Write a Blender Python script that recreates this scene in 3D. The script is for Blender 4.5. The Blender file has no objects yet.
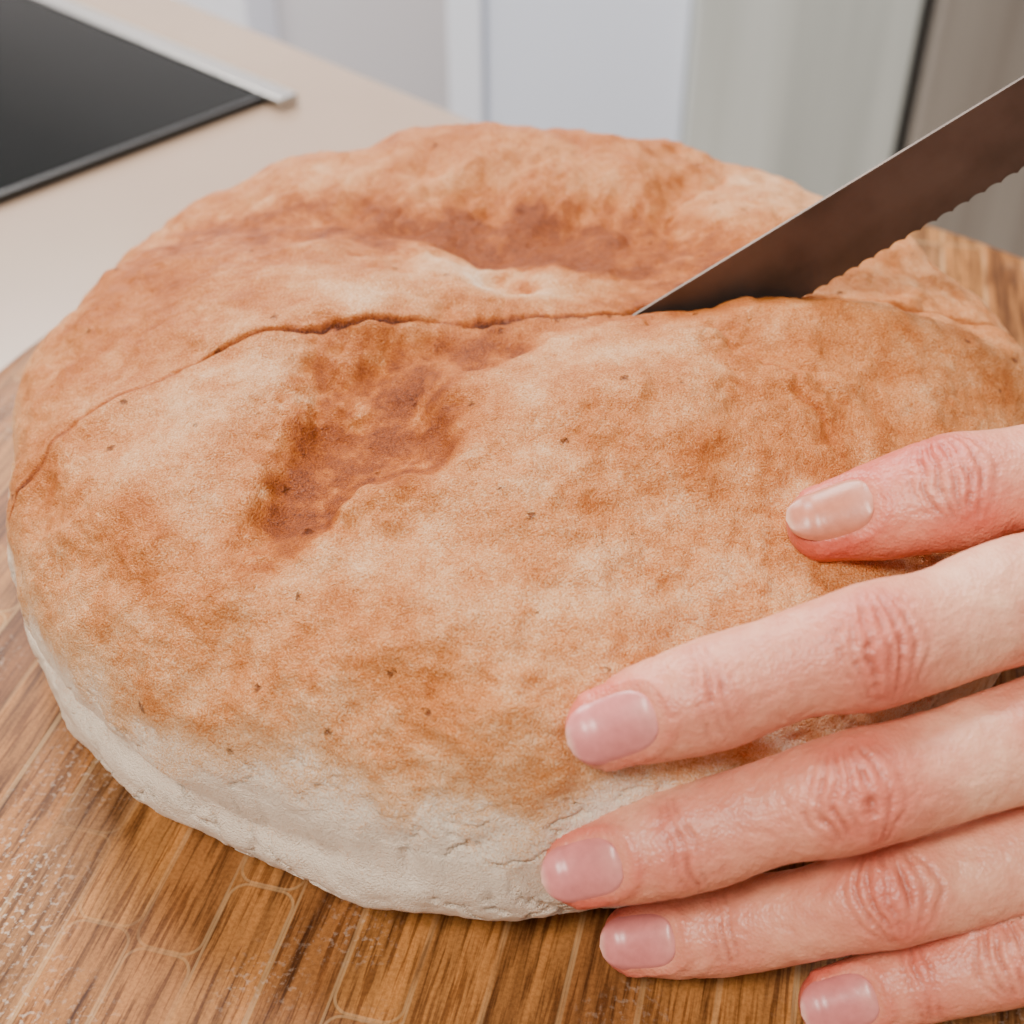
import bpy, math, numpy as np
from mathutils import Vector, Matrix
from mathutils.bvhtree import BVHTree
scene=bpy.context.scene

# ---------------------------------------------------------------- helpers
def link(o,parent=None):
    scene.collection.objects.link(o)
    if parent: o.parent=parent
    return o
def empty(name,loc=(0,0,0)):
    e=bpy.data.objects.new(name,None); e.location=loc; e.empty_display_size=.02
    return link(e)
def hash3(ix,iy,iz,seed):
    h=(ix*374761393+iy*668265263+iz*2147483647%4294967291+seed*1274126177)&0xFFFFFFFF
    h=((h^(h>>13))*1274126177)&0xFFFFFFFF
    h=((h^(h>>16))*2246822519)&0xFFFFFFFF
    return ((h^(h>>15))&0xFFFFFF)/float(0xFFFFFF)
def vnoise(P,scale,seed=0):
    Q=P*scale; I=np.floor(Q).astype(np.int64); f=Q-I; f=f*f*f*(f*(f*6-15)+10)
    I=I+100000
    r=0
    for dx in (0,1):
        for dy in (0,1):
            for dz in (0,1):
                w=(f[:,0] if dx else 1-f[:,0])*(f[:,1] if dy else 1-f[:,1])*(f[:,2] if dz else 1-f[:,2])
                r=r+w*hash3(I[:,0]+dx,I[:,1]+dy,(I[:,2]+dz)*7+3,seed)
    return r*2-1
ROT=np.array([[.764842,-.521568,.378098],[.644218,.619937,-.448001],[0.0,.586,.8103]])
def fbm(P,scale,octv=4,seed=0,gain=.5):
    a=1;t=0;r=0;Q=P
    for i in range(octv):
        Q=Q@ROT
        r=r+a*vnoise(Q,scale*(2.03**i),seed+i*17); t+=a; a*=gain
    return r/t
def sstep(a,b,x):
    t=np.clip((x-a)/(b-a),0,1); return t*t*(3-2*t)

class NT:
    def __init__(s,name):
        s.m=bpy.data.materials.new(name); s.m.use_nodes=True
        s.t=s.m.node_tree; s.n=s.t.nodes; s.n.clear()
        s.out=s.n.new('ShaderNodeOutputMaterial'); s.b=s.n.new('ShaderNodeBsdfPrincipled')
        s.t.links.new(s.b.outputs[0],s.out.inputs[0])
    def new(s,typ,**kw):
        n=s.n.new(typ)
        for k,v in kw.items():
            if k.startswith('_'): setattr(n,k[1:],v)
            else: n.inputs[k.replace('__',' ')].default_value=v
        return n
    def l(s,a,b): s.t.links.new(a,b)
    def ramp(s,fac,stops):
        r=s.n.new('ShaderNodeValToRGB'); e=r.color_ramp.elements
        while len(e)<len(stops): e.new(.5)
        for i,(p,c) in enumerate(stops):
            e[i].position=p; e[i].color=(*c,1) if len(c)==3 else c
        s.l(fac,r.inputs[0]); return r.outputs[0]
    def math(s,op,a,b=None,c=None):
        n=s.n.new('ShaderNodeMath'); n.operation=op
        for i,x in enumerate((a,b,c)):
            if x is None: continue
            if isinstance(x,(int,float)): n.inputs[i].default_value=x
            else: s.l(x,n.inputs[i])
        return n.outputs[0]
    def mix(s,fac,a,b,blend='MIX'):
        n=s.n.new('ShaderNodeMix'); n.data_type='RGBA'; n.blend_type=blend
        for idx,x in ((0,fac),(6,a),(7,b)):
            if isinstance(x,(int,float)): n.inputs[idx].default_value=x
            elif isinstance(x,tuple): n.inputs[idx].default_value=(*x,1)
            else: s.l(x,n.inputs[idx])
        return n.outputs[2]
    def bump(s,h,strength,dist,prev=None):
        n=s.n.new('ShaderNodeBump'); n.inputs['Strength'].default_value=strength
        n.inputs['Distance'].default_value=dist; s.l(h,n.inputs['Height'])
        if prev is not None: s.l(prev,n.inputs['Normal'])
        return n.outputs[0]
def simple(name,col,rough=.5,metal=0,noise=0,scale=5,spec=.5):
    M=NT(name); M.b.inputs['Roughness'].default_value=rough; M.b.inputs['Metallic'].default_value=metal
    M.b.inputs['Specular IOR Level'].default_value=spec
    tc=M.new('ShaderNodeTexCoord'); nz=M.new('ShaderNodeTexNoise',Scale=scale,Detail=3)
    M.l(tc.outputs['Object'],nz.inputs['Vector'])
    lo=tuple(c*(1-noise) for c in col); hi=tuple(min(1,c*(1+noise)) for c in col)
    M.l(M.ramp(nz.outputs[0],[(.3,lo),(.7,hi)]),M.b.inputs['Base Color'])
    return M.m
def box(name,lo,hi,mat,parent=None,bev=.002):
    import bmesh
    bm=bmesh.new(); bmesh.ops.create_cube(bm,size=1)
    lo=Vector(lo);hi=Vector(hi)
    for v in bm.verts: v.co=Vector([(lo[i]+hi[i])/2+v.co[i]*(hi[i]-lo[i]) for i in range(3)])
    if bev: bmesh.ops.bevel(bm,geom=bm.edges[:],offset=bev,segments=3,affect='EDGES',profile=.5)
    me=bpy.data.meshes.new(name); bm.to_mesh(me); bm.free()
    o=bpy.data.objects.new(name,me); me.materials.append(mat); return link(o,parent)

# ---------------------------------------------------------------- materials
def mat_bread():
    M=NT('bread_crust'); tc=M.new('ShaderNodeTexCoord'); ob=tc.outputs['Object']
    at=M.new('ShaderNodeAttribute',_attribute_name='tone')
    n1=M.new('ShaderNodeTexNoise',Scale=90,Detail=9,Roughness=.72); M.l(ob,n1.inputs['Vector'])
    n2=M.new('ShaderNodeTexNoise',Scale=700,Detail=4,Roughness=.75); M.l(ob,n2.inputs['Vector'])
    n3=M.new('ShaderNodeTexNoise',Scale=2400,Detail=2,Roughness=.7); M.l(ob,n3.inputs['Vector'])
    t=M.math('ADD',at.outputs['Fac'],M.math('MULTIPLY',M.math('SUBTRACT',n1.outputs[0],.5),.42))
    t=M.math('ADD',t,M.math('MULTIPLY',M.math('SUBTRACT',n2.outputs[0],.5),.24))
    t=M.math('ADD',t,M.math('MULTIPLY',M.math('SUBTRACT',n3.outputs[0],.5),.75))
    col=M.ramp(t,[(0,(.90,.74,.58)),(.2,(.80,.46,.235)),(.42,(.62,.225,.056)),(.60,(.44,.108,.007)),(.80,(.25,.048,.001)),(1,(.08,.013,.0005))])
    v=M.new('ShaderNodeTexVoronoi',Scale=150)
    dv=M.new('ShaderNodeVectorMath'); dv.operation='MULTIPLY_ADD'; M.l(n2.outputs['Color'],dv.inputs[0]); dv.inputs[1].default_value=(.0035,)*3; M.l(ob,dv.inputs[2])
    M.l(dv.outputs[0],v.inputs['Vector'])
    sep=M.new('ShaderNodeSeparateColor'); M.l(v.outputs['Color'],sep.inputs[0])
    pit=M.math('MULTIPLY',M.ramp(v.outputs['Distance'],[(.04,(1,)*3),(.14,(0,)*3)]),M.math('GREATER_THAN',sep.outputs[0],.80))
    pit=M.math('MULTIPLY',pit,M.ramp(at.outputs['Fac'],[(.15,(0,)*3),(.32,(1,)*3)]))
    col=M.mix(M.math('MULTIPLY',pit,.75),col,(.24,.045,.003))
    M.l(col,M.b.inputs['Base Color'])
    M.l(M.ramp(n3.outputs[0],[(.3,(.30,)*3),(.7,(.64,)*3)]),M.b.inputs['Roughness'])
    h=M.math('ADD',M.math('MULTIPLY',n2.outputs[0],.6),M.math('MULTIPLY',n3.outputs[0],.6))
    h=M.math('SUBTRACT',h,M.math('MULTIPLY',pit,1.2))
    b=M.bump(n1.outputs[0],.55,.0014); b=M.bump(h,1.0,.0010,b)
    M.l(b,M.b.inputs['Normal'])
    M.l(M.ramp(t,[(.15,(.55,)*3),(.65,(.30,)*3)]),M.b.inputs['Specular IOR Level'])
    return M.m
def mat_wood():
    M=NT('acacia_board'); tc=M.new('ShaderNodeTexCoord')
    mp=M.new('ShaderNodeMapping'); mp.inputs['Rotation'].default_value=(0,0,math.radians(-76)); M.l(tc.outputs['Object'],mp.inputs[0])
    sx=M.new('ShaderNodeSeparateXYZ'); M.l(mp.outputs[0],sx.inputs[0])
    ROW=.0155; LEN=.085
    yr=M.math('DIVIDE',sx.outputs[1],ROW); row=M.math('FLOOR',yr)
    wn=M.new('ShaderNodeTexWhiteNoise'); wn.noise_dimensions='1D'; M.l(row,wn.inputs['W'])
    xs=M.math('ADD',M.math('DIVIDE',sx.outputs[0],LEN),M.math('MULTIPLY',wn.outputs['Value'],7.3))
    cell=M.math('FLOOR',xs)
    cx=M.math('MULTIPLY',M.math('ABSOLUTE',M.math('SUBTRACT',M.math('FRACT',xs),.5)),LEN)
    cy=M.math('MULTIPLY',M.math('ABSOLUTE',M.math('SUBTRACT',M.math('FRACT',yr),.5)),ROW)
    rr=.0042
    dx=M.math('MAXIMUM',M.math('SUBTRACT',cx,LEN/2-rr),0); dy=M.math('MAXIMUM',M.math('SUBTRACT',cy,ROW/2-rr),0)
    dd=M.math('SUBTRACT',M.math('SQRT',M.math('ADD',M.math('MULTIPLY',dx,dx),M.math('MULTIPLY',dy,dy))),rr)
    line=M.ramp(M.math('MULTIPLY',M.math('ABSOLUTE',M.math('ADD',dd,.0003)),1000),[(.18,(1,)*3),(.48,(0,)*3)])
    fade=M.new('ShaderNodeTexNoise',Scale=28,Detail=3); M.l(tc.outputs['Object'],fade.inputs['Vector'])
    line=M.math('MULTIPLY',line,M.ramp(fade.outputs[0],[(.38,(.12,)*3),(.64,(.85,)*3)]))
    wc=M.new('ShaderNodeTexWhiteNoise'); wc.noise_dimensions='2D'; cv=M.new('ShaderNodeCombineXYZ'); M.l(row,cv.inputs[0]); M.l(cell,cv.inputs[1]); M.l(cv.outputs[0],wc.inputs['Vector'])
    st=M.new('ShaderNodeMapping'); st.inputs['Scale'].default_value=(10,170,60); M.l(mp.outputs[0],st.inputs[0])
    g=M.new('ShaderNodeTexNoise',Scale=1,Detail=5,Roughness=.6,Distortion=.8); M.l(st.outputs[0],g.inputs['Vector'])
    st2=M.new('ShaderNodeMapping'); st2.inputs['Scale'].default_value=(45,700,200); M.l(mp.outputs[0],st2.inputs[0])
    g2=M.new('ShaderNodeTexNoise',Scale=1,Detail=2,Roughness=.6); M.l(st2.outputs[0],g2.inputs['Vector'])
    g3=M.new('ShaderNodeTexNoise',Scale=1100,Detail=2,Roughness=.6); M.l(tc.outputs['Object'],g3.inputs['Vector'])
    base=M.ramp(wc.outputs['Value'],[(0,(.20,.075,.023)),(.3,(.31,.125,.036)),(.65,(.42,.180,.050)),(1,(.25,.115,.045))])
    gr=M.ramp(g.outputs[0],[(.30,(.28,.22,.18)),(.48,(.85,.83,.80)),(.7,(1.35,1.30,1.2))])
    col=M.mix(1.0,base,gr,'MULTIPLY')
    gr2=M.ramp(g2.outputs[0],[(.38,(.32,.25,.20)),(.52,(1,1,1))])
    col=M.mix(.8,col,gr2,'MULTIPLY')
    col=M.mix(.6,col,M.ramp(g3.outputs[0],[(.38,(.70,.64,.58)),(.6,(1.1,1.1,1.1))]),'MULTIPLY')
    col=M.mix(M.math('MULTIPLY',line,.62),col,(.56,.35,.17))
    fn=M.new('ShaderNodeTexNoise',Scale=700,Detail=3); M.l(tc.outputs['Object'],fn.inputs['Vector'])
    fl=M.new('ShaderNodeTexNoise',Scale=18,Detail=3); M.l(tc.outputs['Object'],fl.inputs['Vector'])
    fm=M.math('MULTIPLY',M.ramp(fn.outputs[0],[(.54,(0,)*3),(.68,(1,)*3)]),M.ramp(fl.outputs[0],[(.5,(0,)*3),(.68,(.5,)*3)]))
    col=M.mix(fm,col,(.72,.60,.47))
    M.l(col,M.b.inputs['Base Color']); M.b.inputs['Roughness'].default_value=.5; M.b.inputs['Specular IOR Level'].default_value=.18
    M.l(M.bump(M.math('SUBTRACT',g2.outputs[0],line),.3,.0006),M.b.inputs['Normal'])
    return M.m
def mat_skin():
    M=NT('skin'); tc=M.new('ShaderNodeTexCoord'); ob=tc.outputs['Object']
    at=M.new('ShaderNodeAttribute',_attribute_name='skin_col')
    n=M.new('ShaderNodeTexNoise',Scale=260,Detail=4,Roughness=.6); M.l(ob,n.inputs['Vector'])
    col=M.mix(1.0,at.outputs['Color'],M.ramp(n.outputs[0],[(.3,(.90,.78,.76)),(.7,(1.05,1.08,1.08))]),'MULTIPLY')
    M.l(col,M.b.inputs['Base Color'])
    M.b.inputs['Roughness'].default_value=.42
    M.b.inputs['Specular IOR Level'].default_value=.45
    M.b.inputs['Subsurface Weight'].default_value=.08
    M.b.inputs['Subsurface Radius'].default_value=(.0025,.0008,.0004); M.b.inputs['Subsurface Scale'].default_value=1
    v=M.new('ShaderNodeTexVoronoi',Scale=1300); M.l(ob,v.inputs['Vector'])
    b=M.bump(n.outputs[0],.4,.0006); b=M.bump(v.outputs['Distance'],.4,.00030,b)
    M.l(b,M.b.inputs['Normal']); return M.m
def mat_nail():
    M=NT('fingernail'); at=M.new('ShaderNodeAttribute',_attribute_name='nail_col')
    tc=M.new('ShaderNodeTexCoord'); nz=M.new('ShaderNodeTexNoise',Scale=500,Detail=3); M.l(tc.outputs['Object'],nz.inputs['Vector'])
    M.l(M.mix(1.0,at.outputs['Color'],M.ramp(nz.outputs[0],[(.3,(.90,.86,.86)),(.7,(1.06,1.06,1.06))]),'MULTIPLY'),M.b.inputs['Base Color'])
    M.b.inputs['Roughness'].default_value=.32; M.b.inputs['Specular IOR Level'].default_value=.42
    M.l(M.bump(nz.outputs[0],.2,.0003),M.b.inputs['Normal'])
    return M.m
def mat_brushed(name,c1,c2,rough,metal,sc=(3,300,3)):
    M=NT(name); tc=M.new('ShaderNodeTexCoord'); mp=M.new('ShaderNodeMapping'); mp.inputs['Scale'].default_value=sc
    M.l(tc.outputs['Object'],mp.inputs[0]); n=M.new('ShaderNodeTexNoise',Scale=1,Detail=4); M.l(mp.outputs[0],n.inputs['Vector'])
    M.l(M.ramp(n.outputs[0],[(.3,c1),(.7,c2)]),M.b.inputs['Base Color'])
    M.b.inputs['Roughness'].default_value=rough; M.b.inputs['Metallic'].default_value=metal
    M.l(M.bump(n.outputs[0],.1,.0003),M.b.inputs['Normal']); return M.m

# ---------------------------------------------------------------- loaf
def surf_profile(phi):
    return .1385+.004*np.cos(phi)+.004*np.sin(phi)+.0022*np.sin(3*phi+.7)+.0015*np.sin(5*phi+2)
def gau(X,Y,cx,cy,ang,sl,sw):
    a=math.radians(ang); u=(X-cx)*math.cos(a)+(Y-cy)*math.sin(a); v=-(X-cx)*math.sin(a)+(Y-cy)*math.cos(a)
    return np.exp(-.5*((u/sl)**2+(v/sw)**2))
def plateau(g,lo=.25,hi=.75):
    return sstep(lo,hi,g)
def polydist(X,Y,pts):
    d=np.full(X.shape,9.)
    for (ax,ay),(bx,by) in zip(pts[:-1],pts[1:]):
        dx,dy=bx-ax,by-ay; t=np.clip(((X-ax)*dx+(Y-ay)*dy)/(dx*dx+dy*dy),0,1)
        d=np.minimum(d,np.hypot(X-ax-t*dx,Y-ay-t*dy))
    return d
def build_loaf():
    NP,NU,NL=1150,300,120
    zc,zt=.037,.086
    phi=np.linspace(0,2*np.pi,NP,endpoint=False)
    au=np.linspace(np.pi/2,0,NU+1)[1:]; al=np.linspace(0,-np.pi/2,NL+1)[1:-1]
    n1,n2=2.40,5.5
    ru=np.maximum(np.cos(au),0)**(2/n1); zu=zc+(zt-zc)*np.sin(au)**(2/n1)
    cl=np.cos(al); sl=-np.sin(al)
    rl=(cl**(2/n2))*(1-.05*sl); zl=zc-zc*sl**(2/n2)
    r=np.concatenate([ru,rl]); z=np.concatenate([zu,zl]); kR=len(r)
    PH,RR=np.meshgrid(phi,r); Z=np.repeat(z[:,None],NP,1)
    RAD=RR*surf_profile(PH)
    X=(RAD*np.cos(PH)).ravel(); Y=(RAD*np.sin(PH)).ravel(); Z=Z.ravel(); phf=PH.ravel()
    X=np.append(X,[0,0]);Y=np.append(Y,[0,0]);Z=np.append(Z,[zt,0]);phf=np.append(phf,[0,0])
    P=np.stack([X,Y,Z],1)
    up=sstep(zc-.002,.066,Z)
    lump=fbm(P,28,3,5); lump2=fbm(P,75,4,11); fine=fbm(P,260,3,31)
    Xw,Yw=X+fbm(P,55,4,77)*.012,Y+fbm(P,55,4,99)*.012
    dA=gau(Xw,Yw,-.034,-.056,58,.022,.0135)
    dA2=gau(Xw,Yw,-.010,-.024,20,.018,.0085)
    dB=gau(Xw,Yw,.016,.031,-14,.034,.018)
    dB2=gau(Xw,Yw,-.045,.046,168,.042,.014)
    dC=gau(Xw,Yw,.050,.004,10,.022,.009)
    ridge=gau(Xw,Yw,-.005,.094,3,.055,.020)
    hillL=gau(X,Y,-.062,.004,-10,.024,.016); hillF=gau(X,Y,.028,-.046,20,.040,.018)
    frontlip=gau(X,Y,.084,-.017,6,.028,.009)
    dz=-.0070*dA-.0035*plateau(dA)-.005*dA2-.0085*dB-.0015*plateau(dB,.2,.9)-.0055*dB2-.004*dC+.0075*ridge+.003*hillL+.0045*hillF+.0075*frontlip
    dz+=.003*gau(X,Y,-.045,-.020,15,.02,.008)+.004*gau(X,Y,.085,.05,40,.03,.015)+.003*gau(X,Y,-.075,-.055,60,.03,.012)
    dz+=.003*gau(X,Y,.09,-.038,20,.03,.012)-.0025*gau(Xw,Yw,.055,-.028,-35,.028,.004)-.003*gau(X,Y,.030,-.010,0,.014,.008)
    dz-=.0035*gau(Xw,Yw,.055,.072,70,.030,.006)
    dz+=.003*lump*up+.0020*lump2
    pts=[(-.131,-.078),(-.117,-.0585),(-.097,-.0415),(-.077,-.0305),(-.055,-.0245),(-.031,-.0195),(-.012,-.0165),(.012,-.0115),(.026,-.0090),(.036,-.006)]
    dc=polydist(X+fine*.0016,Y+fine*.0016+vnoise(P,120,8)*.0012,pts)
    cstr=.45+.55*sstep(-.2,.3,vnoise(P,60,91))
    crack=np.exp(-(dc/.00066)**2)*up*cstr; cs=np.exp(-(dc/.0035)**2)*up
    pts2=[(.03,-.0065),(.06,-.003),(.09,.001),(.125,.006),(.15,.009)]
    d2=polydist(X,Y,pts2); slit=np.exp(-(d2/.0015)**2)*up; slip=np.exp(-(d2/.006)**2)*up
    pf=polydist(Xw,Yw,[(.026,-.012),(.045,-.022),(.062,-.038),(.072,-.060)]); fold=np.exp(-(pf/.0013)**2)*up
    pg=polydist(Xw,Yw,[(.040,.030),(.050,.052),(.066,.080)]); fold2=np.exp(-(pg/.0015)**2)*up
    side=1-sstep(.033,.059,Z+lump2*.010+lump*.004)
    nx,ny=np.cos(phf),np.sin(phf)
    la=np.exp(-((np.arctan2(np.sin(phf-math.radians(205)),np.cos(phf-math.radians(205))))/.9)**2)
    gz=.028+.006*lump
    groove=np.exp(-((Z-gz)/.003)**2)*la
    rn=1-np.abs(fbm(P*np.array([1,1,1.6]),70,4,55))*2
    dr=(-.0045*groove+.0018*lump2+.0040*lump-.0012*sstep(.88,1,rn)*side)*sstep(0,.01,Z)
    dr+= .003*np.exp(-((Z-.013)/.009)**2)*la
    Z2=Z+dz*up-.0013*crack+.0006*cs-.005*slit+.0008*slip+fine*.0004*up-.0010*fold-.0010*fold2
    nb=sstep(.02,.05,np.hypot(X,Y))
    X2=X+nx*(dr+fine*.0003)*nb; Y2=Y+ny*(dr+fine*.0003)*nb
    bot=Z<.0006; Z2[bot]=Z[bot]
    Z2=np.maximum(Z2,0.0)
    m=fbm(P,34,5,201,.6); m2=fbm(P,130,4,222,.65)
    tone=.44+.13*m+.15*m2
    A1=plateau(dA,.06,.75); B1=plateau(dB,.08,.85); B2=plateau(dB2,.10,.85)
    tone+=.25*A1*(1+1.9*m2)+.10*dA+.22*dA2*(1+m2)+.23*B1*(1+1.3*m2+.7*m)+.21*B2*(1+1.3*m2+1.0*m)+.12*dC
    tone+=.11*gau(Xw,Yw,.035,.060,60,.022,.014)+.09*gau(X,Y,.0,.1,0,.06,.02)+.12*gau(Xw,Yw,.05,.02,0,.02,.02)
    tone+=.16*gau(Xw,Yw,-.085,.015,40,.03,.028)+.07*gau(Xw,Yw,.06,-.05,-30,.05,.02)+.06*gau(Xw,Yw,-.105,-.0,80,.03,.012)
    tone+=.10*gau(Xw,Yw,.075,-.02,0,.04,.014)
    tone-=.15*gau(Xw,Yw,.085,.062,50,.03,.022)+.13*gau(Xw,Yw,-.055,-.002,-10,.024,.007)
    tone-=.10*gau(Xw,Yw,-.068,-.045,50,.022,.008)+.10*gau(Xw,Yw,.02,-.034,15,.03,.008)
    tone-=.30*gau(Xw,Yw,-.002,.006,-20,.012,.005)
    tone-=.09*(1-sstep(.050,.068,Z))
    tone=np.minimum(tone,.82)
    tone+=.50*crack+.35*slit+.08*fold+.08*fold2
    tone=tone*(1-side)+side*(-.06+.08*m+.10*sstep(.9,1,rn)+.10*groove+.06*m2)
    tone=np.clip(tone,-.25,1)
    V=np.stack([X2,Y2,Z2],1)
    i=np.arange(kR-1)[:,None]*NP; j=np.arange(NP)[None,:]; j2=(j+1)%NP
    F=np.stack([i+j,i+NP+j,i+NP+j2,i+j2],-1).reshape(-1,4)
    me=bpy.data.meshes.new('bread_loaf')
    top=kR*NP; bt=top+1; jj=np.arange(NP); jn=(jj+1)%NP
    T1=np.stack([np.full(NP,top),jj,jn],1); b0=(kR-1)*NP
    T2=np.stack([np.full(NP,bt),b0+jn,b0+jj],1)
    loops=np.concatenate([F.ravel(),T1.ravel(),T2.ravel()]).astype(np.int32)
    tot=np.concatenate([np.full(len(F),4),np.full(2*NP,3)]).astype(np.int32)
    st=np.concatenate([[0],np.cumsum(tot)[:-1]]).astype(np.int32)
    me.vertices.add(len(V)); me.vertices.foreach_set('co',V.astype(np.float32).ravel())
    me.loops.add(len(loops)); me.loops.foreach_set('vertex_index',loops)
    me.polygons.add(len(tot)); me.polygons.foreach_set('loop_start',st); me.polygons.foreach_set('loop_total',tot)
    me.update(calc_edges=True)
    me.polygons.foreach_set('use_smooth',np.ones(len(tot),dtype=bool))
    a=me.attributes.new('tone','FLOAT','POINT'); a.data.foreach_set('value',tone.astype(np.float32))
    me.materials.append(mat_bread())
    o=bpy.data.objects.new('bread_loaf',me); link(o); return o
build_loaf()

# ---------------------------------------------------------------- board
def lathe(name,prof,seg,mat,loc):
    V=[]
    for r,z in prof:
        for k in range(seg):
            a=2*math.pi*k/seg; V.append((r*math.cos(a),r*math.sin(a),z))
    n=len(prof); fs=[]
    for i in range(n-1):
        for k in range(seg): fs.append([i*seg+k,i*seg+(k+1)%seg,(i+1)*seg+(k+1)%seg,(i+1)*seg+k])
    fs.append(list(range(seg))[::-1]); fs.append([(n-1)*seg+k for k in range(seg)])
    me=bpy.data.meshes.new(name); me.from_pydata(V,[],fs); me.update(); me.materials.append(mat)
    o=bpy.data.objects.new(name,me); o.location=loc; return link(o)
R=.226
lathe('round_cutting_board',[(R-.004,-.02),(R-.001,-.0185),(R,-.016),(R,-.005),(R-.0015,-.0018),(R-.005,-.0002),(R-.008,0)],256,mat_wood(),(.035,.018,-.0002))

# ---------------------------------------------------------------- hand
RT=np.array
def cr(pts,n=24):
    pts=[RT(p,dtype=float) for p in pts]
    P=[2*pts[0]-pts[1]]+pts+[2*pts[-1]-pts[-2]]; out=[]
    for i in range(1,len(P)-2):
        for k in range(n):
            t=k/n; a,b,c,d=P[i-1],P[i],P[i+1],P[i+2]
            out.append(.5*((2*b)+(-a+c)*t+(2*a-5*b+4*c-d)*t*t+(-a+3*b-3*c+d)*t**3))
    out.append(pts[-1]); return RT(out)
def tube(pr,nrm,flat=.88,seg=28,n=16):
    C=cr(pr,n); c=C[:,:3]; r=C[:,3]
    tan=np.gradient(c,axis=0); tan/=np.linalg.norm(tan,axis=1)[:,None]
    rings=[]
    def ring(cc,t,rad,fl):
        nn=RT(nrm,dtype=float); nn=nn-t*nn.dot(t); nn/=np.linalg.norm(nn); l=np.cross(t,nn)
        return [cc+rad*(math.cos(a)*l+fl*math.sin(a)*nn) for a in np.linspace(0,2*math.pi,seg,endpoint=False)]
    for q in np.linspace(86,10,8):
        q=math.radians(q); rings.append(ring(c[0]-tan[0]*r[0]*math.sin(q),tan[0],r[0]*math.cos(q)**.9,flat))
    for k in range(len(c)): rings.append(ring(c[k],tan[k],r[k],flat))
    for q in np.linspace(10,86,8):
        q=math.radians(q); rings.append(ring(c[-1]+tan[-1]*r[-1]*math.sin(q),tan[-1],r[-1]*math.cos(q),flat))
    V=[v for rg in rings for v in rg]; F=[]
    for i in range(len(rings)-1):
        for k in range(seg): F.append([i*seg+k,i*seg+(k+1)%seg,(i+1)*seg+(k+1)%seg,(i+1)*seg+k])
    F.append(list(range(seg))[::-1]); F.append([(len(rings)-1)*seg+k for k in range(seg)])
    return V,F,c,r
ND=(-.10,-.68,.73)
fingers={
 'index':dict(n=(-.12,-.70,.70),pr=[(.0176,-.1268,.0652,.0077),(.0262,-.1256,.0685,.0094),(.0366,-.1241,.0715,.0105),(.0510,-.1210,.0755,.0100),(.0655,-.1185,.0782,.0117),(.0800,-.1140,.0790,.0112),(.0916,-.1093,.0797,.0120),(.1102,-.1025,.0785,.0130)],
   jt=[.0195,.0495]),
 'middle':dict(n=(-.12,-.66,.74),pr=[(.0137,-.1375,.0371,.0078),(.0222,-.1370,.0402,.0093),(.0329,-.1360,.0437,.0102),(.0475,-.1350,.0502,.0098),(.0624,-.1344,.0561,.0111),(.0770,-.1310,.0580,.0106),(.0912,-.1273,.0598,.0110),(.1141,-.1199,.0609,.0125)],
   jt=[.0205,.0528]),
 'ring':dict(n=(-.14,-.60,.78),pr=[(.0255,-.1375,.0120,.0072),(.0340,-.1380,.0145,.0085),(.0449,-.1385,.0180,.0092),(.0585,-.1400,.0255,.0090),(.0727,-.1406,.0331,.0103),(.0850,-.1390,.0355,.0098),(.0958,-.1365,.0380,.0101),(.1169,-.1334,.0417,.0118)],
   jt=[.0195,.052]),
 'little':dict(n=(-.14,-.55,.82),pr=[(.0640,-.1500,.0095,.0070),(.0715,-.1494,.0125,.0080),(.0810,-.1484,.0162,.0085),(.0965,-.1473,.0222,.0094),(.1110,-.1450,.0262,.0090),(.1233,-.1420,.0290,.0105)],
   jt=[.0180,.035]),
 'thumb':dict(n=(-.22,-.42,.86),pr=[(.0648,-.0815,.0762,.0083),(.0756,-.0817,.0800,.0105),(.0893,-.0815,.0845,.0120),(.1000,-.0802,.0865,.0109),(.1225,-.0790,.0885,.0118),(.1400,-.0900,.0830,.0150),(.1600,-.1020,.0800,.0150)],
   jt=[.0255]),
}
AV=[];AF=[]
def addt(V,F):
    o=len(AV); AV.extend([tuple(v) for v in V]); AF.extend([[i+o for i in f] for f in F])
for k,f in fingers.items():
    V,F,c,r=tube(f['pr'],f['n'],.86); addt(V,F); f['c']=c; f['r']=r
wr={'index':(.198,-.104,.088),'middle':(.200,-.112,.078),'ring':(.200,-.120,.069),'little':(.198,-.128,.060)}
pal=RT([0,.62,-.74])*.008
for k,w in wr.items():
    m=RT(fingers[k]['pr'][-1][:3]); w=RT(w); rr=fingers[k]['pr'][-1][3]
    for off,ra in ((RT([0,0,0.]),rr),(pal,rr*.95)):
        a=m+off*.6; b=w+off; mid=(a+b)/2+off*.3
        V,F,_,_=tube([(*a,ra),(*mid,.0125),(*b,.0125)],ND,.95); addt(V,F)
for off in (-1,0,1):
    d=RT([.0,-.62,-.72])*off*.010
    V,F,_,_=tube([(*(RT([.185,-.115,.071])+d),.018),(*(RT([.225,-.120,.078])+d),.0185),(*(RT([.31,-.14,.10])+d*1.3),.023),(*(RT([.38,-.157,.117])+d*1.4),.027)],ND,.95); addt(V,F)
me=bpy.data.meshes.new('tmp'); me.from_pydata(AV,[],AF); me.update()
ot=bpy.data.objects.new('tmp',me); scene.collection.objects.link(ot)
md=ot.modifiers.new('r','REMESH'); md.mode='VOXEL'; md.voxel_size=.0006; md.adaptivity=0
ms=ot.modifiers.new('s','SMOOTH'); ms.factor=.5; ms.iterations=8
dg=bpy.context.evaluated_depsgraph_get()
hm=bpy.data.meshes.new_from_object(ot.evaluated_get(dg)); hm.name='hand_skin'
bpy.data.objects.remove(ot)
nv=len(hm.vertices); co=np.empty(nv*3,dtype=np.float32); hm.vertices.foreach_get('co',co); co=co.reshape(-1,3).astype(float)
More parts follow.
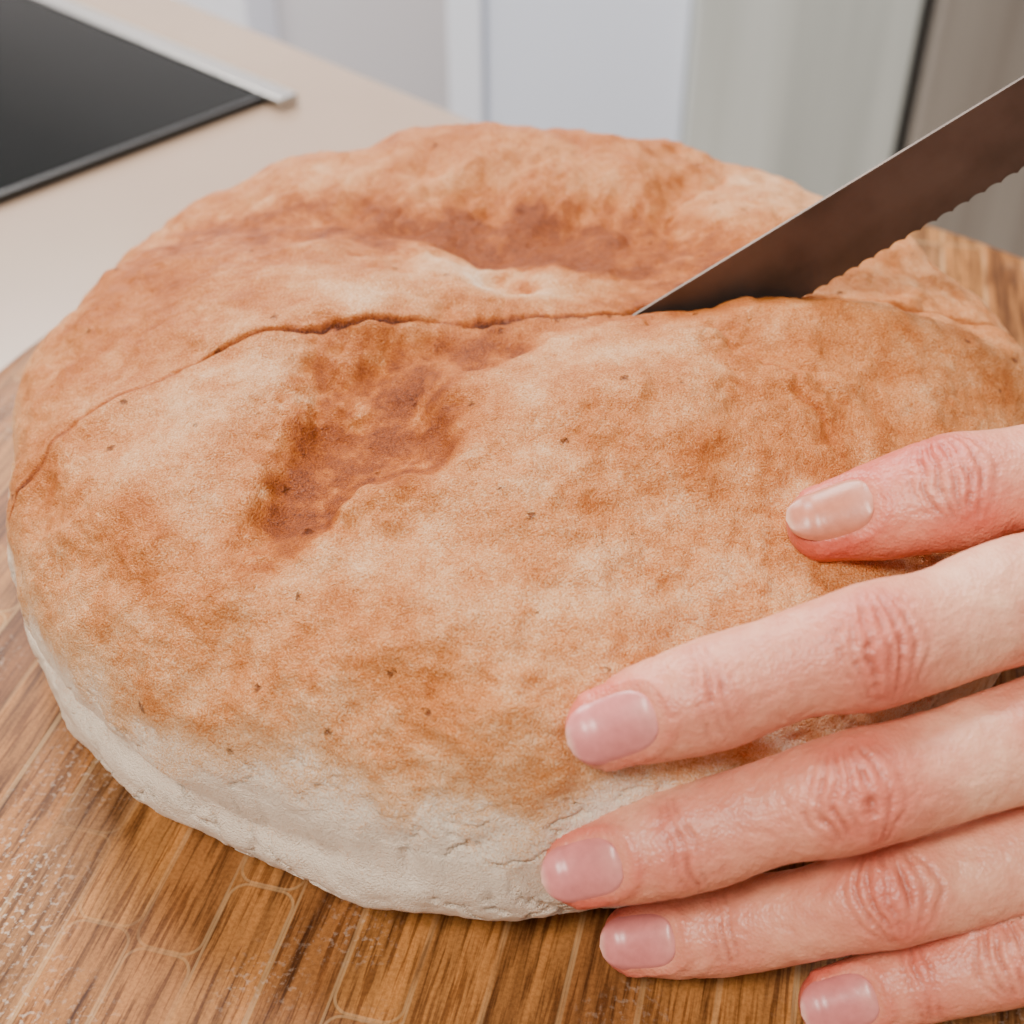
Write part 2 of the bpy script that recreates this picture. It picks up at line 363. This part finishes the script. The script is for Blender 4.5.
no=np.empty(nv*3,dtype=np.float32); hm.vertices.foreach_get('normal',no); no=no.reshape(-1,3).astype(float)
bvh=BVHTree.FromPolygons([tuple(v) for v in co.tolist()],[tuple(p.vertices) for p in hm.polygons])
best=np.full(nv,9.); S=np.zeros(nv); LAT=np.zeros(nv); DOR=np.zeros(nv); FID=np.full(nv,-1); RAD=np.ones(nv)*.01
for fi,(k,f) in enumerate(fingers.items()):
    c,r=f['c'],f['r']; seg=np.linalg.norm(np.diff(c,axis=0),axis=1); s=np.concatenate([[0],np.cumsum(seg)])
    tan=np.gradient(c,axis=0); tan/=np.linalg.norm(tan,axis=1)[:,None]
    fr=[]
    for q in range(len(c)):
        t=tan[q]; n=RT(f['n']); n=n-t*n.dot(t); n/=np.linalg.norm(n); l=np.cross(t,n); fr.append((t,n,l))
        v=co-c[q]; d=np.linalg.norm(v,axis=1)/r[q]
        mk=d<best; best[mk]=d[mk]; vm=v[mk]; S[mk]=s[q]+np.clip(vm@t,-.02,.02 if q==len(c)-1 else .003); LAT[mk]=vm@l; DOR[mk]=vm@n; FID[mk]=fi; RAD[mk]=r[q]
    f['s']=s; f['fr']=fr
dors=sstep(.15,.65,DOR/RAD)
disp=np.zeros(nv); red=np.zeros(nv); crease=np.zeros(nv)
wn=vnoise(co,260,3)*.0007+vnoise(co,90,4)*.0014
for fi,(k,f) in enumerate(fingers.items()):
    mk=FID==fi
    for ji,sj in enumerate(f['jt']):
        big = (ji==1) or k=='thumb'
        ds=S-sj+wn; la=LAT/ RAD
        if big:
            cl=0
            for off,am in ((-.0068,.5),(-.0047,.85),(-.0026,1.),(-.0004,.8),(.0016,1.),(.0039,.9),(.0062,.6)):
                cl=np.maximum(cl,am*np.exp(-((ds-off*(1.08-.9*la**2))/.00045)**2))
            cl=cl*np.exp(-(la/.85)**4)*dors*(.45+.55*sstep(-.3,.3,vnoise(co,500,19)))
        else:
            cl=0
            for off,am in ((-.0026,.6),(-.0003,1.),(.0019,.8)):
                cl=np.maximum(cl,am*np.exp(-((ds-off*(1-.3*la**2))/.0004)**2))
            cl=cl*np.exp(-(la/.9)**4)*dors*(.35+.65*sstep(-.3,.3,vnoise(co,400,29)))
        cl=np.where(mk,cl,0)
        disp-= cl*(.00105 if big else .00080); crease=np.maximum(crease,cl*(.9 if big else .85))
        bulge=np.exp(-((S-sj)/.007)**2)*dors*mk
        disp+=bulge*(.0008 if big else .0003)
        red+=bulge*(.48 if big else .42)
    red+=mk*np.exp(-((S+.003)/.009)**2)*.5
    if k=='thumb': red+=mk*(.25+.75*sstep(-.2,.7,-LAT/RAD))*np.exp(-((S-.010)/.014)**2)*.9
disp+=fbm(co,150,3,8)*.00035-sstep(.7,1,1-np.abs(fbm(co,420,2,15))*2.2)*.00018
co2=co+no*disp[:,None]
def nail_params(k):
    return {'index':(.0062,.0168),'middle':(.0059,.0158),'ring':(.0057,.0156),'little':(.0056,.0150),'thumb':(.0064,.0175)}[k]
for fi,(k,f) in enumerate(fingers.items()):
    hw,ln=nail_params(k); mk=(FID==fi)&(DOR>0)
    s0=-f['r'][0]*.80; sc=s0+ln/2
    e=(np.abs((S-sc)/(ln/2))**3+np.abs(LAT/hw)**3)**(1/3.)
    disp2=-.0007*(1-sstep(.75,1.0,e))+.00034*np.exp(-((e-1.16)/.09)**2)*(S>s0+.003)
    co2+=no*((disp2-disp*(1-sstep(.9,1.1,e)))*mk)[:,None]
    red+=mk*np.exp(-((e-1.15)/.2)**2)*.35
hm.vertices.foreach_set('co',co2.astype(np.float32).ravel()); hm.update()
hm.polygons.foreach_set('use_smooth',np.ones(len(hm.polygons),dtype=bool))
base=RT([.71,.285,.175]); redc=RT([.60,.10,.066]); pale=RT([.82,.43,.275]); dark=RT([.30,.065,.035])
mot=fbm(co,70,4,41); red=np.clip(red*(1+.6*mot)+.28*mot+.08,0,1)[:,None]
pl=np.clip(sstep(0,.6,fbm(co,45,3,61))*.8,0,1)[:,None]
col=base*(1-pl)+pale*pl; col=col*(1-red*.85)+redc*red*.85; cr_=(crease*.7)[:,None]; col=col*(1-cr_)+dark*cr_
ca=hm.attributes.new('skin_col','FLOAT_COLOR','POINT'); ca.data.foreach_set('color',np.concatenate([col,np.ones((nv,1))],1).astype(np.float32).ravel())
hm.materials.clear(); hm.materials.append(mat_skin())
hand=empty('human_hand',(0,0,0)); link(bpy.data.objects.new('palm_and_fingers',hm),hand)
NM=mat_nail()
for fi,(k,f) in enumerate(fingers.items()):
    hw,ln=nail_params(k); c,s,fr,r=f['c'],f['s'],f['fr'],f['r']
    s0=-r[0]*.92; nu,nvv=40,28; CC=[];LL=[];NN=[];HH=np.zeros((nu+1,nvv+1));UW=[];
    for a in range(nu+1):
        u=a/nu; si=s0+u*ln
        if si<=0: t,n,l=fr[0]; cc=c[0]+t*si
        else:
            cc=RT([np.interp(si,s,c[:,i]) for i in range(3)])
            q=np.interp(si,s,np.arange(len(s))); q0=int(q); fq=q-q0; t,n,l=[fr[q0][i]*(1-fq)+fr[q0+1][i]*fq for i in range(3)]
        e=abs(2*u-1)
        wu=hw*(1-min(1,e)**(3.4 if u>.5 else 2.8))**(1/2.3)*(1-(.20 if k=='thumb' else .06)*(1-u))
        CC.append(cc);LL.append(l);NN.append(n);row=[]
        for b in range(nvv+1):
            w=(b/nvv*2-1); lat=w*wu
            o=Vector(cc+l*lat+n*.03); h=bvh.ray_cast(o,Vector(-n))
            hd=-1
            if h[0] is not None:
                hd=(h[0]-Vector(cc)).dot(Vector(n))
            ideal=.86*.98*r[0]*1.06*math.sqrt(max(0,1-(lat/(hw*1.28))**2))
            if hd<ideal*.6 or u<.30: hd=max(hd,ideal*(.90+.10*min(1,u/.30)))
            HH[a,b]=hd; row.append(lat)
        UW.append(row)
    for it in range(6):
        H2=HH.copy(); H2[1:-1]=(HH[:-2]+2*HH[1:-1]+HH[2:])/4; HH=H2.copy(); HH[:,1:-1]=(H2[:,:-2]+2*H2[:,1:-1]+H2[:,2:])/4
    V=[];C=[]
    for a in range(nu+1):
        u=a/nu; e=abs(2*u-1)
        for b in range(nvv+1):
            w=(b/nvv*2-1)
            rim=max(e if u>.5 else 0,abs(w))
            off=.00010-.00055*max(0,(rim-.8)/.2)**2
            V.append(CC[a]+LL[a]*UW[a][b]+NN[a]*(HH[a,b]+off))
            tipw=1-min(1,max(0,u/.09)); lun=math.exp(-(((u-1.0)/.22)**2+(w*.9)**2))
            bc=RT([.52,.18,.10]) if k=='thumb' else RT([.60,.19,.175])
            cc_=bc*(1-tipw*.6)+RT([.74,.50,.36])*tipw*.6; cc_=cc_*(1-lun*.35)+RT([.70,.36,.28])*lun*.35
            C.append((*cc_,1))
    F=[]
    for a in range(nu):
        for b in range(nvv): q=a*(nvv+1)+b; F.append([q,q+1,q+nvv+2,q+nvv+1])
    nm=bpy.data.meshes.new('nail'); nm.from_pydata([tuple(v) for v in V],[],F); nm.update()
    nm.polygons.foreach_set('use_smooth',np.ones(len(F),dtype=bool))
    at=nm.attributes.new('nail_col','FLOAT_COLOR','POINT'); at.data.foreach_set('color',RT(C,dtype=np.float32).ravel())
    nm.materials.append(NM); no_=bpy.data.objects.new('fingernail_'+k,nm); link(no_,hand)

# ---------------------------------------------------------------- knife
knife=empty('bread_knife')
steel=mat_brushed('knife_steel',(.085,.064,.052),(.14,.108,.09),.45,.75,(60,900,60))
def build_blade():
    L=.20; W=.0225; th=.0004
    top=[];botm=[]
    N=800
    for i in range(N+1):
        x=i/N*L
        zt_=0 if x>.03 else -W*.55*(1-math.sqrt(max(0,1-((.03-x)/.03)**2)))
        ser=abs(math.sin(math.pi*x/.0042))**.6*.0009 if x<.185 else .0
        zb=-W+ser*1.0+(0 if x>.02 else .45*W*((.02-x)/.02)**2)
        zb=min(zb,zt_-.0003)
        top.append((x,zt_)); botm.append((x,zb))
    V=[];F=[]
    lay=[0,.25,.6,.82,1.0]; thk=[th,th*1.0,th*.95,th*.55,.00008]
    for i in range(N+1):
        x,a=top[i]; _,b=botm[i]
        for sd in (1,-1):
            for q,tk in zip(lay,thk): V.append((x,sd*tk,a+(b-a)*q))
    nl=len(lay); st=2*nl
    for i in range(N):
        for q in range(nl-1):
            o=i*st+q; F.append([o,o+1,o+st+1,o+st]); o+=nl; F.append([o,o+st,o+st+1,o+1])
        o=i*st; F.append([o,o+st,o+st+nl,o+nl]); o=i*st+nl-1; F.append([o,o+nl,o+nl+st,o+st])
    F.append([0,5,6,1]);F.append([1,6,7,2]);F.append([2,7,8,3]);F.append([3,8,9,4])
    me=bpy.data.meshes.new('blade'); me.from_pydata(V,[],F); me.update(); me.materials.append(steel)
    o=bpy.data.objects.new('blade',me); return link(o,knife)
build_blade()
hv,hf,_,_=tube([(.205,0,-.012,.0115),(.23,0,-.013,.0125),(.26,0,-.014,.0135),(.29,0,-.014,.0125),(.315,0,-.016,.0135)],(0,1,0),.62)
hme=bpy.data.meshes.new('handle'); hme.from_pydata([tuple(v) for v in hv],[],hf); hme.update(); hme.materials.append(simple('handle_black',(.03,.03,.03),.4))
hme.polygons.foreach_set('use_smooth',np.ones(len(hme.polygons),dtype=bool)); link(bpy.data.objects.new('handle',hme),knife)
bol=tube([(.190,0,-.0115,.0105),(.200,0,-.012,.0112),(.208,0,-.012,.0112)],(0,1,0),.5)
bme=bpy.data.meshes.new('bolster'); bme.from_pydata([tuple(v) for v in bol[0]],[],bol[1]); bme.update(); bme.materials.append(steel)
link(bpy.data.objects.new('bolster',bme),knife)
A=Vector((.032,-.0065,.0815)); B=Vector((.118,.004,.1378)); d=(B-A).normalized()
side=d.cross(Vector((0,0,1))).normalized(); upv=side.cross(d).normalized()
tip=A-d*.030
knife.matrix_world=Matrix(((d.x,-side.x,upv.x,tip.x),(d.y,-side.y,upv.y,tip.y),(d.z,-side.z,upv.z,tip.z),(0,0,0,1)))

# ---------------------------------------------------------------- counter, hob, room
ct=Vector((-.016,.344)); dirA=Vector((-.715,.699)).normalized(); nrm=Vector((dirA.y,-dirA.x))
if nrm.y<0: nrm=-nrm
ang=math.atan2(dirA.y,dirA.x)
quartz=simple('quartz_counter',(.33,.225,.155),.26,0,.06,9)
cnt=empty('kitchen_counter',(ct.x,ct.y,-.0205)); cnt.rotation_euler=(0,0,ang)
ly=Vector((-math.sin(ang),math.cos(ang)))
sgn=-1 if ly.dot(nrm)>0 else 1
def cb(name,x0,x1,y0,y1,z0,z1,mat,parent=cnt,bev=.002):
    ya,yb=sorted((sgn*y0,sgn*y1)); return box(name,(x0,ya,z0),(x1,yb,z1),mat,parent,bev)
cb('worktop',-1.1,1.6,0,.95,-.035,0,quartz,bev=.004)
cb('cabinet_body',-1.05,1.55,.03,.9,-.87,-.036,simple('cabinet_white',(.75,.75,.76),.45))
hob=empty('induction_hob',(-.1146,.363,-.0205)); hob.rotation_euler=(0,0,ang+math.radians(2))
glass=simple('hob_glass',(.003,.004,.004),.08,spec=.05); alu=mat_brushed('hob_trim',(.42,.41,.40),(.55,.53,.51),.3,1.0,(3,3,3))
cb('glass',0.014,.60,0.008,.52,0.0003,.005,glass,hob,.001)
cb('trim_edge',-.002,.602,-.005,.008,0.0003,.0062,alu,hob,.001)
cb('trim_front',.010,.014,.008,.52,0.0003,.0052,simple('hob_edge_black',(.01,.01,.01),.3),hob,.001)

floorm=simple('floor_tile',(.42,.36,.31),.4,0,.08,3)
box('floor',(-3,-1.5,-.98),(3,2.2,-.891),floorm,None,0)
wallm=simple('wall_paint',(.66,.62,.61),.7,0,.02,2)
box('wall_back',(-3,1.62,-.8905),(3,1.72,1.7),wallm,None,0)
wm=simple('cabinet_lacquer',(.78,.82,.92),.35,0,.03,2)
cab=empty('tall_white_cabinet')
box('carcass',(-.075,1.32,-.84),(.205,1.615,1.4),wm,cab,.003)
box('door',(-.030,1.30,-.80),(.216,1.319,1.38),wm,cab,.004)
box('end_panel',(-.078,1.292,-.84),(-.036,1.319,1.39),simple('cabinet_end',(.86,.88,.95),.4),cab,.003)
box('plinth',(-.05,1.34,-.8905),(.20,1.60,-.841),wm,cab,.001)
low=empty('low_white_cabinet')
box('carcass',(-.80,1.40,-.84),(-.34,1.615,.2),simple('white_front',(.9,.9,.95),.4),low,.003)
box('plinth',(-.78,1.43,-.8905),(-.36,1.60,-.841),wm,low,.001)
ss1=mat_brushed('fridge_steel',(.50,.51,.46),(.76,.77,.71),.34,.35,(14,14,.6))
ss2=mat_brushed('fridge_steel_dark',(.24,.20,.165),(.44,.385,.33),.34,.5,(14,14,.6))
fr=empty('refrigerator')
box('body',(.245,1.34,-.86),(1.15,1.615,1.1),ss2,fr,.004)
box('left_door',(.2175,1.27,-.84),(.484,1.338,1.09),ss1,fr,.006)
box('right_door',(.502,1.27,-.84),(1.14,1.338,1.09),ss2,fr,.010)
box('seal',(.486,1.30,-.84),(.500,1.338,1.09),simple('seal_black',(.02,.02,.02),.6),fr,.001)
for fx in (.3,1.08): box('foot',(fx,1.36,-.8905),(fx+.04,1.4,-.861),simple('foot_black',(.03,.03,.03),.6),fr,.001)

# ---------------------------------------------------------------- light
w=bpy.data.worlds.new('World'); scene.world=w; w.use_nodes=True
bg=w.node_tree.nodes['Background']; bg.inputs[0].default_value=(1.0,.96,.91,1); bg.inputs[1].default_value=.36
def area(name,loc,target,size,size_y,power,col):
    L=bpy.data.lights.new(name,'AREA'); L.shape='RECTANGLE'; L.size=size; L.size_y=size_y; L.energy=power; L.color=col
    o=bpy.data.objects.new(name,L); o.location=loc; o.rotation_euler=(Vector(target)-Vector(loc)).to_track_quat('-Z','Y').to_euler(); return link(o)
area('window_light',(-.7,1.1,1.1),(0,0,0),.6,.7,34,(1,.96,.91))
area('key_light',(-.45,-.75,1.35),(.0,0,0.03),.4,.4,30,(1,.93,.84))  # unseen key light, added from upper front left for stronger modelling
area('wall_fill_light',(.1,.55,1.5),(.1,1.6,-.4),.8,.4,40,(.94,.96,1))  # unseen fill light, added to brighten the back wall and cabinets

# ---------------------------------------------------------------- camera
cd=bpy.data.cameras.new('camera'); cd.sensor_width=36; cd.lens=1300*36/1024; cd.clip_start=.01
cd.dof.use_dof=True; cd.dof.focus_distance=.275; cd.dof.aperture_fstop=13
cam=bpy.data.objects.new('camera',cd); cam.location=(0,-.285,.25); cam.rotation_euler=(math.radians(50),0,0); link(cam)
scene.camera=cam
